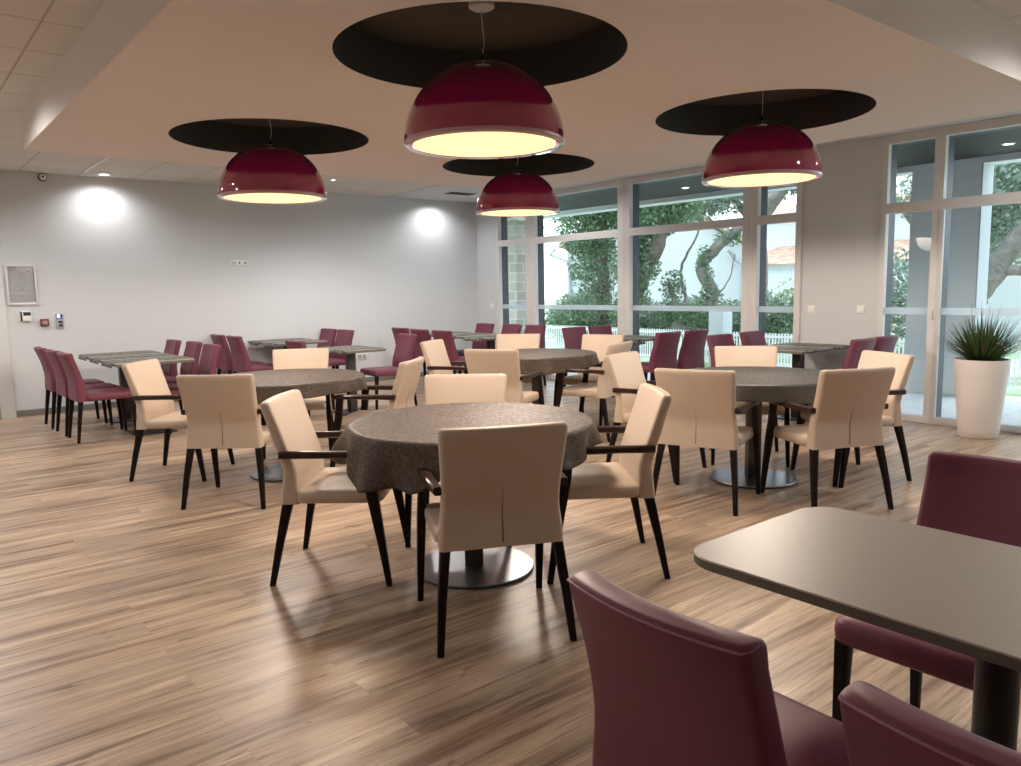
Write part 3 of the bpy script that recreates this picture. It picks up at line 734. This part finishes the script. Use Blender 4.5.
wallbox('call_panel',1.662,1.740,1.018,1.194,.022,blueg,'narrow grey wall panel with a glowing blue light, right of the red alarm','wall panel',
        [('indicator_light',(-.62,-.05,.48,.85),led,.003),('blue_label',(-.85,.85,.28,.46),blue,.001),('button',(.25,.75,.52,.82),M['black'],.003),('keypad',(-.45,.65,-.30,.02),M['black'],.002),('lower_button',(-.35,.65,-.72,-.42),M['black'],.002)])
wallbox('television_socket',3.795,4.034,1.775,1.842,.012,M['white'],'white multiple socket plate high on the blank left wall','socket',
        [('socket_insert',(-.86,-.42,-.6,.6),M['doorp'],.001),('socket_hole',(-.12,.06,-.35,.35),M['black'],.001),('socket_insert',(.42,.86,-.6,.6),M['doorp'],.001),('socket_hole',(.60,.68,-.3,.3),M['black'],.0025)])
wallbox('wall_socket',5.63,5.80,.360,.445,.012,M['white'],'white double power socket low on the left wall near the lone purple chair','socket',
        [('socket_insert',(-.90,-.08,-.82,.82),M['doorp'],.001),('socket_insert',(.08,.90,-.82,.82),M['doorp'],.001),('socket_hole',(-.7,-.6,-.4,.4),M['black'],.0025),('socket_hole',(-.35,-.25,-.4,.4),M['black'],.0025),('socket_hole',(.25,.35,-.4,.4),M['black'],.0025),('socket_hole',(.6,.7,-.4,.4),M['black'],.0025)])
def switch(y,z,lb):
    t=empty('light_switch',(WX,y,z)); bm=bmesh.new(); box(bm,-.011,-.001,-.041,.041,-.041,.041,.003); mesh_obj('plate',bm,M['white'],t)
    bm=bmesh.new(); box(bm,-.016,-.010,-.031,.031,-.031,.031,.002); o=mesh_obj('rocker',bm,M['white'],t)
    tag(t,lb,'light switch','white wall switches on the window wall')
switch(4.563,1.11,'left one of two white switches on the wall pier between the windows')
switch(4.009,1.11,'right one of two white switches on the wall pier between the windows')
switch(10.288,1.108,'white switch beside the far room corner, left of the narrow pane')
# security camera
t=empty('security_camera',(1.65,LY,2.782)); bm=bmesh.new()
def lathe_y(bm,prof,n=32,mi=0):
    loft(bm,[[(r*math.cos(2*PI*k/n),-y,r*math.sin(2*PI*k/n)) for k in range(n)] for r,y in prof],mi=mi)
lathe_y(bm,[(.046,.001),(.046,.03),(.040,.045)]); mesh_obj('housing',bm,mat('camera_grey_ring',(.10,.10,.10),.5),t)
bm=bmesh.new(); lathe_y(bm,[(.034,.044),(.036,.055),(.026,.066),(.012,.070)]); mesh_obj('face',bm,M['white'],t)
bm=bmesh.new(); lathe_y(bm,[(.012,.069),(.011,.074),(.006,.077)]); mesh_obj('lens',bm,M['black'],t)
tag(t,'small round security camera high on the left wall under the ceiling','camera')
# downlights
def downlight(x,y,z,lb,group,r=.055):
    t=empty('downlight',(x,y,z)); bm=bmesh.new(); lathe(bm,[(r,-.001),(r+.018,-.001),(r+.018,-.006),(r,-.010)],n=32,cap0=False,cap1=False); mesh_obj('trim_ring',bm,M['white'],t)
    bm=bmesh.new(); lathe(bm,[(r,-.004),(r*.5,-.005)],n=32,cap0=False); mesh_obj('lens',bm,M['glasslens'],t)
    tag(t,lb,'ceiling light',group)
GI='round downlights in the tiled ceiling'
downlight(2.25,10.36,CEIL,'round downlight in the ceiling tiles right of the security camera',GI)
downlight(7.04,10.28,CEIL,'round downlight in the ceiling tiles near the far room corner',GI)
downlight(4.73,9.40,CEIL,'small downlight in the tiles seen just right of the left pendant lamp',GI,.03)
GO='downlights in the dark porch soffit outside'
downlight(9.47,7.49,2.83,'porch downlight seen through the upper pane of the large window',GO,.05)
downlight(9.52,3.25,2.83,'porch downlight seen through the upper pane above the planter',GO,.05)
# ceiling vent, grid bar
t=empty('ceiling_vent',(6.97,9.72,CEIL)); bm=bmesh.new()
box(bm,-.25,.25,-.14,.14,-.008,-.001,.002); mesh_obj('vent_frame',bm,M['grid'],t)
bm=bmesh.new()
for k in range(7): box(bm,-.22,.22,-.115+k*.034,-.105+k*.034,-.016,-.008)
mesh_obj('louvre',bm,M['steeledge'],t,smooth=False); tag(t,'small ceiling air vent in the tiles near the far corner','vent')
bm=bmesh.new(); box(bm,1.99,2.03,8.95,10.22,CEIL-.012,CEIL-.001,.002); struct(mesh_obj('trim_1',bm,M['grid']),'ceiling tee bar whitened to carry a painted glint between the tiles')  # pale raised bar paints in the glint on a ceiling tee
bm=bmesh.new(); box(bm,IX1+.001,WX-.001,W2[0],LY-.001,CEIL-.006,CEIL-.001); struct(mesh_obj('trim_2',bm,mat('white_edge_strip',(.66,.68,.70),.8),smooth=False))

# ------------------------------------------------------------------ porch and garden
bm=bmesh.new(); box(bm,WX+.14,10.72,-9,17,-.14,-.03); struct(mesh_obj('terrace',bm,M['terrace'],smooth=False),'pale slab terrace outside the windows')
bm=bmesh.new(); box(bm,WX+.165,WX+.50,-6,11,-.03,-.022); struct(mesh_obj('threshold_grate',bm,M['grate'],smooth=False))
bm=bmesh.new(); box(bm,-40,75,-60,75,-.30,-.15); struct(mesh_obj('ground',bm,M['ground'],smooth=False),'garden ground of thin grass and pale gravel')
bm=bmesh.new(); box(bm,WX+.125,10.30,-9,17,2.83,3.05); struct(mesh_obj('porch_soffit',bm,M['slate'],smooth=False),'dark slate grey porch soffit')
bm=bmesh.new(); box(bm,10.25,10.55,-9,17,2.755,3.20); struct(mesh_obj('porch_beam',bm,M['render'],smooth=False),'pale grey beam at the porch edge')
bm=bmesh.new(); box(bm,10.25,10.55,3.76,4.56,-.03,2.755); struct(mesh_obj('porch_pier',bm,M['render'],smooth=False),'wide grey rendered pier at the porch edge')
bm=bmesh.new(); box(bm,10.245,10.56,3.745,3.76,-.03,2.755); struct(mesh_obj('pier_reveal',bm,M['renderw'],smooth=False))
bm=bmesh.new(); box(bm,10.2,10.6,12.35,12.75,-.03,2.755); struct(mesh_obj('porch_stone_pillar',bm,M['stone'],smooth=False),'stone block pillar outside the narrow left pane')
bm=bmesh.new(); box(bm,10.2,10.6,-5.5,-4.7,-.03,2.755); struct(mesh_obj('porch_pier',bm,M['render'],smooth=False))

# fence
def fence():
    t=empty('picket_fence',(12.4,11,-.15)); bm=bmesh.new()
    for k in range(314):
        y=-8+k*.062; box(bm,-.009,.009,y-.012,y+.012,.04,.66)
    mesh_obj('pickets',bm,M['fence'],t,smooth=False)['kind']='stuff'
    bm=bmesh.new()
    for z in (.09,.58): box(bm,-.025,-.012,-8,11.5,z,z+.04)
    mesh_obj('rail',bm,M['fence'],t,smooth=False)
    for y in (-2.05,5.5,-7.5,10.5):
        bm=bmesh.new(); box(bm,-.15,.15,y-.16,y+.16,0,1.06,.01); mesh_obj('post',bm,M['renderw'],t)
    tag(t,'low white picket fence with square white posts across the garden','fence')
fence()
# houses
def tiled_slope(bm,x0,x1,y0,y1,z0,z1,along='y'):
    """corrugated tile slope: rises from x0,z0 to x1,z1, ribs side by side in y"""
    n=int((y1-y0)/.11)
    top=[];bot=[]
    for k in range(n*4+1):
        y=y0+(y1-y0)*k/(n*4); w=.035*math.sin(k*PI/2)
        bot.append((x0,y,z0+w)); top.append((x1,y,z1+w))
    loft(bm,[bot,top],closed=False,cap0=False,cap1=False)
def house():
    t=empty('gabled_house',(19.6,17,-.15))
    bm=bmesh.new()     # gable wall facing the room: y from 12.2 to 21, ridge ~17
    pts=[(13.25,0),(20.8,0),(20.8,3.0),(16.7,4.3),(13.25,2.6)]
    f=[bm.verts.new((0,y-17,z)) for y,z in pts]; b_=[bm.verts.new((2.0,y-17+1.55,z)) for y,z in pts]
    bm.faces.new(f); bm.faces.new(b_[::-1])
    for k in range(5): bm.faces.new((f[k],b_[k],b_[(k+1)%5],f[(k+1)%5]))
    mesh_obj('wall',bm,M['renderw'],t,smooth=False)
    for (ya,za,yb,zb) in ((21.15,2.95,16.7,4.42),(16.7,4.42,12.98,2.52)):
        bm=bmesh.new(); n=40
        rings=[]
        for x in (-.35,2.1):
            r=[]
            for z_off in (0.02,.14):
                pass
            dy=x*.775-17; rings.append([(x,ya+dy,za),(x,yb+dy,zb),(x,yb+dy,zb+.14),(x,ya+dy,za+.14)])
        loft(bm,rings); mesh_obj('roof',bm,M['roof'],t,smooth=False)
    bm=bmesh.new(); sweep(bm,[(-.4,21.0-17,2.9),(-.42,21.25-17,2.72),(-.1,20.7-17,2.45),(-.08,20.62-17,2.2),(-.08,20.6-17,.1)],.06,10)
    mesh_obj('downpipe',bm,M['zinc'],t)
    bm=bmesh.new(); sweep(bm,[(-.07,13.9-17,2.5),(-.07,13.7-17,2.2),(-.07,13.45-17,2.05),(-.07,13.4-17,.1)],.055,10)
    mesh_obj('downpipe',bm,M['zinc'],t)
    bm=bmesh.new(); box(bm,-.42,-.28,12.6-17,20.8-17,2.2,2.25)
    bm.free()
    tag(t,'white gabled house with tiled roof and grey downpipes beyond the trees','house')
house()
def house2():
    t=empty('tiled_roof_house',(24,12.5,-.15))
    bm=bmesh.new(); box(bm,3.0,9,-8,6.2,0,4.02); mesh_obj('upper_wall',bm,M['renderw'],t,smooth=False)
    bm=bmesh.new(); box(bm,0,3.0,-8,4.2,0,2.20); mesh_obj('lower_wall',bm,M['block'],t,smooth=False)
    bm=bmesh.new(); tiled_slope(bm,-.3,3.0,-8,4.4,2.18,2.90); mesh_obj('roof',bm,M['roof'],t,smooth=True,ang=80)
    bm=bmesh.new(); tiled_slope(bm,2.7,6.5,-8,6.5,4.00,4.80); mesh_obj('roof',bm,M['roof'],t,smooth=True,ang=80)
    tag(t,'pale house with two stepped terracotta roofs seen through the narrow right pane','house')
house2()
bm=bmesh.new(); box(bm,21,21.3,-9,8.6,-.15,2.35); 
o=mesh_obj('garden_wall',bm,M['renderw'],smooth=False); tag(o,'bright white garden wall behind the tree at the glass door','wall')
# foliage ----------------------------------------------------------
def leaves(bm,blobs,cnt,size,rnd,flat=.0):
    tot=sum(r[0]*r[1]*r[2] for _,r in blobs)
    for (c,r) in blobs:
        k=int(cnt*(r[0]*r[1]*r[2])/tot)
        for _ in range(k):
            u=Vector((rnd.gauss(0,1),rnd.gauss(0,1),rnd.gauss(0,1))).normalized()*(rnd.random()**.45)
            p=Vector((c[0]+u.x*r[0],c[1]+u.y*r[1],c[2]+u.z*r[2]))
            if p.x<10.75: continue
            s=size*rnd.uniform(.6,1.3)
            a=Vector((rnd.gauss(0,1),rnd.gauss(0,1),rnd.gauss(0,.7))).normalized(); b_=a.cross(Vector((rnd.gauss(0,1),rnd.gauss(0,1),rnd.gauss(0,1)))).normalized()
            vs=[bm.verts.new(p+a*s),bm.verts.new(p+b_*s*.6),bm.verts.new(p-a*s*.8),bm.verts.new(p-b_*s*.6)]
            bm.faces.new(vs)
def tree(name,lb,trunks,blobs,cnt,size,mleaf,mbark,seed,group=None,cat='tree'):
    rnd=random.Random(seed); base=trunks[0][0][0] if trunks else blobs[0][0]
    t=empty(name,(base[0],base[1],-.15)); off=Vector((base[0],base[1],-.15))
    for path,rad in trunks:
        # smooth the path
        P=[]
        for i in range(len(path)-1):
            p0=Vector(path[max(i-1,0)]);p1=Vector(path[i]);p2=Vector(path[i+1]);p3=Vector(path[min(i+2,len(path)-1)])
            for k in range(5):
                u=k/5; P.append(.5*((2*p1)+(-p0+p2)*u+(2*p0-5*p1+4*p2-p3)*u*u+(-p0+3*p1-3*p2+p3)*u**3)-off+Vector((rnd.gauss(0,.012),rnd.gauss(0,.012),0)))
        P.append(Vector(path[-1])-off)
        n=len(P); bm=bmesh.new(); sweep(bm,P,[(rad[0]+(rad[1]-rad[0])*i/(n-1))*rnd.uniform(.92,1.08) for i in range(n)],12)
        mesh_obj('trunk' if path is trunks[0][0] else 'branch',bm,mbark,t,ang=80)
    bm=bmesh.new(); leaves(bm,[((c[0]-off.x,c[1]-off.y,c[2]-off.z),r) for c,r in blobs],cnt,size,rnd)
    return t,bm,mleaf,off
def leaves2(bm,blobs,cnt,size,rnd,off):
    leaves(bm,blobs,cnt,size,rnd)
def tree2(name,lb,trunks,blobs,cnt,size,mleaf,mbark,seed,group=None,cat='tree'):
    t,bm0,_,off=tree(name,lb,trunks,[((0,0,0),(.001,.001,.001))],0,size,mleaf,mbark,seed); bm0.free()
    rnd=random.Random(seed+99); bm=bmesh.new(); leaves(bm,blobs,cnt,size,rnd)
    for v in bm.verts: v.co-=off
    me=bpy.data.meshes.new('foliage'); bm.to_mesh(me); bm.free(); me.materials.append(mleaf)
    link(bpy.data.objects.new('foliage',me),t)
    tag(t,lb,cat,group); return t
# big ivy tree in the middle of the large window
tree2('ivy_covered_tree','ivy covered leaning tree in the large window, left of its centre',
 [([(12.9,12.6,-.15),(12.9,12.05,.42),(13,11.72,.87),(13,11.58,1.3),(13,11.3,1.8),(13,10.95,2.4),(13.1,10.9,3.2),(13.2,10.8,4.6)],(.21,.13)),
  ([(13,11.4,1.6),(13.2,11.9,2.6),(13.3,12.4,3.6)],(.10,.06))],
 [((13,12.0,.6),(.35,.30,.6)),((12.9,11.6,1.2),(.38,.40,.5)),((12.9,11.5,1.8),(.45,.6,.5)),((13,11.45,2.3),(.5,.5,.5)),((13,11.2,2.9),(.6,.75,.6)),((13.2,10.6,3.1),(.5,.6,.5)),((12.9,12.1,.1),(.3,.35,.35)),((13.2,10.9,3.9),(.9,1.0,.6))],
 22000,.040,M['ivy'],M['bark'],1)
tree2('ivy_column_tree','dark ivy clad tree behind the left panes of the large window',
 [([(13.6,13.3,-.15),(13.6,13.2,1.0),(13.5,13.15,2.2),(13.5,13.1,3.4),(13.5,13.0,4.6)],(.20,.14))],
 [((13.5,13.15,.9),(.45,.45,.7)),((13.5,13.35,1.9),(.6,.75,.7)),((13.5,13.5,2.8),(.8,1.0,.7)),((13.5,13.0,3.6),(1.0,1.3,.7)),((13.7,14.6,3.5),(.7,.9,.5)),((13.5,14.1,.5),(.7,1.1,.55))],
 24000,.044,M['ivy'],M['bark'],2)
tree2('curved_tree','bare curved tree with ivy in the right half of the large window',
 [([(13.5,11.8,-.15),(13.5,11.12,.31),(13.5,10.52,.69),(13.5,9.99,1.02),(13.5,9.98,1.3),(13.5,10.22,1.66),(13.5,10.2,1.87),(13.5,9.81,2.19),(13.5,9.43,2.45),(13.5,8.9,2.75),(13.5,8.2,3.4)],(.15,.10)),
  ([(13.5,10.5,.75),(13.7,10.85,1.3),(13.8,11.0,1.75),(13.8,10.8,2.1),(13.9,10.5,2.8)],(.045,.018)),
  ([(13.5,9.9,1.1),(13.6,9.6,1.5),(13.6,9.5,2.0)],(.02,.01)),
  ([(13.5,10.7,.6),(13.5,10.95,1.1),(13.5,11.1,1.5)],(.08,.03))],
 [((13.35,10.35,.75),(.25,.4,.3)),((13.4,10.0,1.45),(.14,.16,.4)),((13.4,10.1,2.0),(.15,.2,.25)),((13.5,10.0,1.15),(.22,.28,.3)),((13.5,10.2,1.75),(.16,.18,.3)),((13.5,9.6,2.35),(.18,.35,.2)),((13.5,11.0,1.35),(.25,.32,.4)),((13.5,10.9,.75),(.3,.55,.28)),((13.5,10.2,.85),(.3,.5,.2))],
 4200,.036,M['ivy'],M['barkg'],3)
# pines beyond
def pine(name,lb,x,y,h,blobs,cnt,seed,tr=.16):
    return tree2(name,lb,[([(x,y,-.15),(x+.1,y-.2,h*.4),(x,y+.1,h*.75),(x,y,h)],(tr,tr*.5)),([(x,y,h*.55),(x,y-1.0,h*.8),(x,y-1.8,h*.95)],(tr*.5,tr*.2)),([(x,y,h*.6),(x,y+.9,h*.85),(x,y+1.5,h*.98)],(tr*.5,tr*.2))],blobs,int(cnt*2),.050,M['pine'],M['barkg'],seed,'pine trees behind the garden')
pine('pine_tree','pine crown high behind the right half of the large window',16.5,11.0,4.6,[((16.5,11.6,3.7),(1.2,1.7,.6)),((16.5,12.9,3.5),(1.0,1.0,.6)),((16.6,10.2,4.0),(1,1.2,.6))],6500,4)
pine('pine_tree','pine tree above the tiled roofs in the narrow right pane',19,10.7,5.4,[((19,11.9,4.5),(1.2,1.5,.5)),((19,10.5,4.8),(1.2,1.3,.6)),((19,12.4,4.1),(.8,.8,.3))],4200,5)
pine('pine_tree','pale tree crown behind the narrow left pane of the large window',16,20.5,4.3,[((16,20.3,3.2),(1.2,1.9,1.2)),((16,19,4.2),(1.2,2.2,.8)),((16,21.5,1.6),(.9,1.4,1.3))],7000,6)
tree2('garden_tree','thick leaning tree trunk with mossy fork outside the glass door',
 [([(13.4,5.35,-.15),(13.4,5.15,.6),(13.4,4.9,1.1),(13.4,4.72,1.40),(13.4,4.5,1.80),(13.4,4.2,2.2),(13.5,3.7,2.9),(13.5,3.3,4)],(.20,.13)),
  ([(13.4,4.78,1.32),(13.4,4.5,1.52),(13.4,4.25,1.53),(13.4,3.9,1.75),(13.4,3.4,2.0)],(.09,.06))],
 [((13.6,4.6,3.1),(.9,.9,.7)),((13.8,3.6,3.4),(1.0,1.0,.7)),((13.5,5.2,2.5),(.6,.45,.7)),((13.5,5.4,1.6),(.4,.4,.6)),((13.8,4.1,2.55),(.5,.5,.35)),((13.9,4.9,2.45),(.6,.6,.45)),((14,4.7,1.9),(.5,.6,.35)),((13.4,4.8,1.35),(.15,.14,.14)),((13.6,6.2,1.0),(.6,.6,1.0))],
 16000,.042,M['pine'],M['barkg'],8)
pine('pine_tree','grey green tree crown behind the leaning trunk at the glass door',17.5,7.6,4.2,[((17.5,6.6,3.2),(1,1.6,.8)),((17.5,5.4,3.8),(1,1.4,.8)),((17.5,6.4,2.2),(.9,1.2,.6))],7000,12)
def hedge(name,lb,blobs,cnt,size,m,seed,cat='hedge'):
    rnd=random.Random(seed); bm=bmesh.new(); leaves(bm,blobs,cnt,size,rnd)
    me=bpy.data.meshes.new(name); bm.to_mesh(me); bm.free(); me.materials.append(m); o=link(bpy.data.objects.new(name,me)); tag(o,lb,cat)
hedge('hedge','long loose green hedge behind the white picket fence',[((14.7,14.4-k*.8,.55+.12*math.sin(k*2.1)),(.5,.62,.62+.1*math.sin(k*1.3))) for k in range(2,9)],18000,.042,M['hedge'],31)
hedge('bush','round leafy bush before the white house, left in the large window',[((14.6,15.2,.55),(.7,.75,.75)),((14.6,14.5,.9),(.6,.6,.55)),((14.4,14.0,.4),(.6,.6,.6))],11000,.044,M['hedge'],32,'bush')
hedge('bush','yellow green clipped bush below the block wall in the narrow right pane',[((18,10.9-k*.8,.75),(.6,.65,.75)) for k in range(4)],2600,.045,M['shrub'],33,'bush')
hedge('bush','ivy bush between the dark door frame and the porch pier',[((12.4,6.3,.8),(.35,.55,1.3)),((12.4,6.4,2.2),(.3,.5,.9))],6000,.040,M['hedge'],34,'bush')

# ------------------------------------------------------------------ lights
def K(o): return link(o)
def spot(x,y,z,power,color,size=150,blend=.7,r=.05,aim=None,name='lamp_light'):
    l=bpy.data.lights.new(name,'SPOT'); l.energy=power; l.color=color; l.spot_size=ra(size); l.spot_blend=blend; l.shadow_soft_size=r
    o=bpy.data.objects.new(name,l); o.location=(x,y,z)
    if aim: o.rotation_euler=(Vector(aim)-Vector((x,y,z))).to_track_quat('-Z','Y').to_euler()
    return K(o)
WARM=(1,.84,.70); NEU=(1,.97,.94)
for (x,y),_ in PL: spot(x,y,2.08,135,WARM,178,.15,.20,name='pendant_light')
# tiled ceiling downlights, seen and unseen, plus fill spots added to brighten walls
spot(2.25,10.38,CEIL-.03,22,NEU,158,.9,.03,name='downlight_and_fill_light'); spot(7.04,10.36,CEIL-.03,24,NEU,158,.9,.03,name='downlight_and_fill_light')
spot(4.73,9.40,CEIL-.03,55,NEU,130,.9,.03,name='downlight_and_fill_light')
for x,y,p in ((.36,6.35,30),(.45,8.9,60),(-1.2,9.3,50),(-1.2,6.3,50),(-1.2,3.3,40),(5.2,1.05,30),(5.4,-1.4,35),(7.0,-.6,35),(3.4,8.7,45),(5.9,8.9,45),(7.1,8.0,30),(7.1,2.0,25)):  # two beside the island read off its scallops; several others are added fill
    spot(x,y,CEIL-.03,p,NEU,168,.55,.05,name='downlight_and_fill_light')
for x,y in ((9.47,7.49),(9.52,3.25)): spot(x,y,2.80,6,(1,.95,.85),120,.8,.05,name='porch_light')

w=bpy.data.worlds.new('World'); S.world=w; w.use_nodes=True; nt=w.node_tree; bg=nt.nodes['Background']
tc=N(nt,'ShaderNodeTexCoord'); sp=N(nt,'ShaderNodeSeparateXYZ'); cr=N(nt,'ShaderNodeValToRGB')
nt.links.new(tc.outputs['Generated'],sp.inputs[0]); nt.links.new(sp.outputs[2],cr.inputs[0])
cr.color_ramp.elements[0].color=(.86,.94,1,1); cr.color_ramp.elements[1].color=(.72,.87,1,1); cr.color_ramp.elements[1].position=.7
nt.links.new(cr.outputs[0],bg.inputs[0]); bg.inputs[1].default_value=3.1

# ------------------------------------------------------------------ camera
cam=bpy.data.cameras.new('camera'); co=K(bpy.data.objects.new('camera',cam))
F=Vector((0.62487014,0.7712456,-0.12131583)); R=Vector((0.77544003,-0.63115459,-0.01834777)); U=R.cross(F)
mw=Matrix((R,U,-F)).transposed().to_4x4(); mw.translation=Vector((0,0,1.40)); co.matrix_world=mw
cam.sensor_width=36; cam.lens=36*777.44/1021; cam.clip_start=.05; cam.clip_end=300
S.camera=co
vs=S.view_settings; vs.view_transform='Standard'; vs.look='None'; vs.exposure=.58; vs.gamma=1; vs.use_curve_mapping=False
S.cycles.max_bounces=10; S.cycles.diffuse_bounces=5; S.cycles.glossy_bounces=4; S.cycles.transparent_max_bounces=24
S.cycles.sample_clamp_indirect=6; S.cycles.caustics_reflective=False; S.cycles.caustics_refractive=False
try: S.cycles.use_denoising=True
except Exception: pass
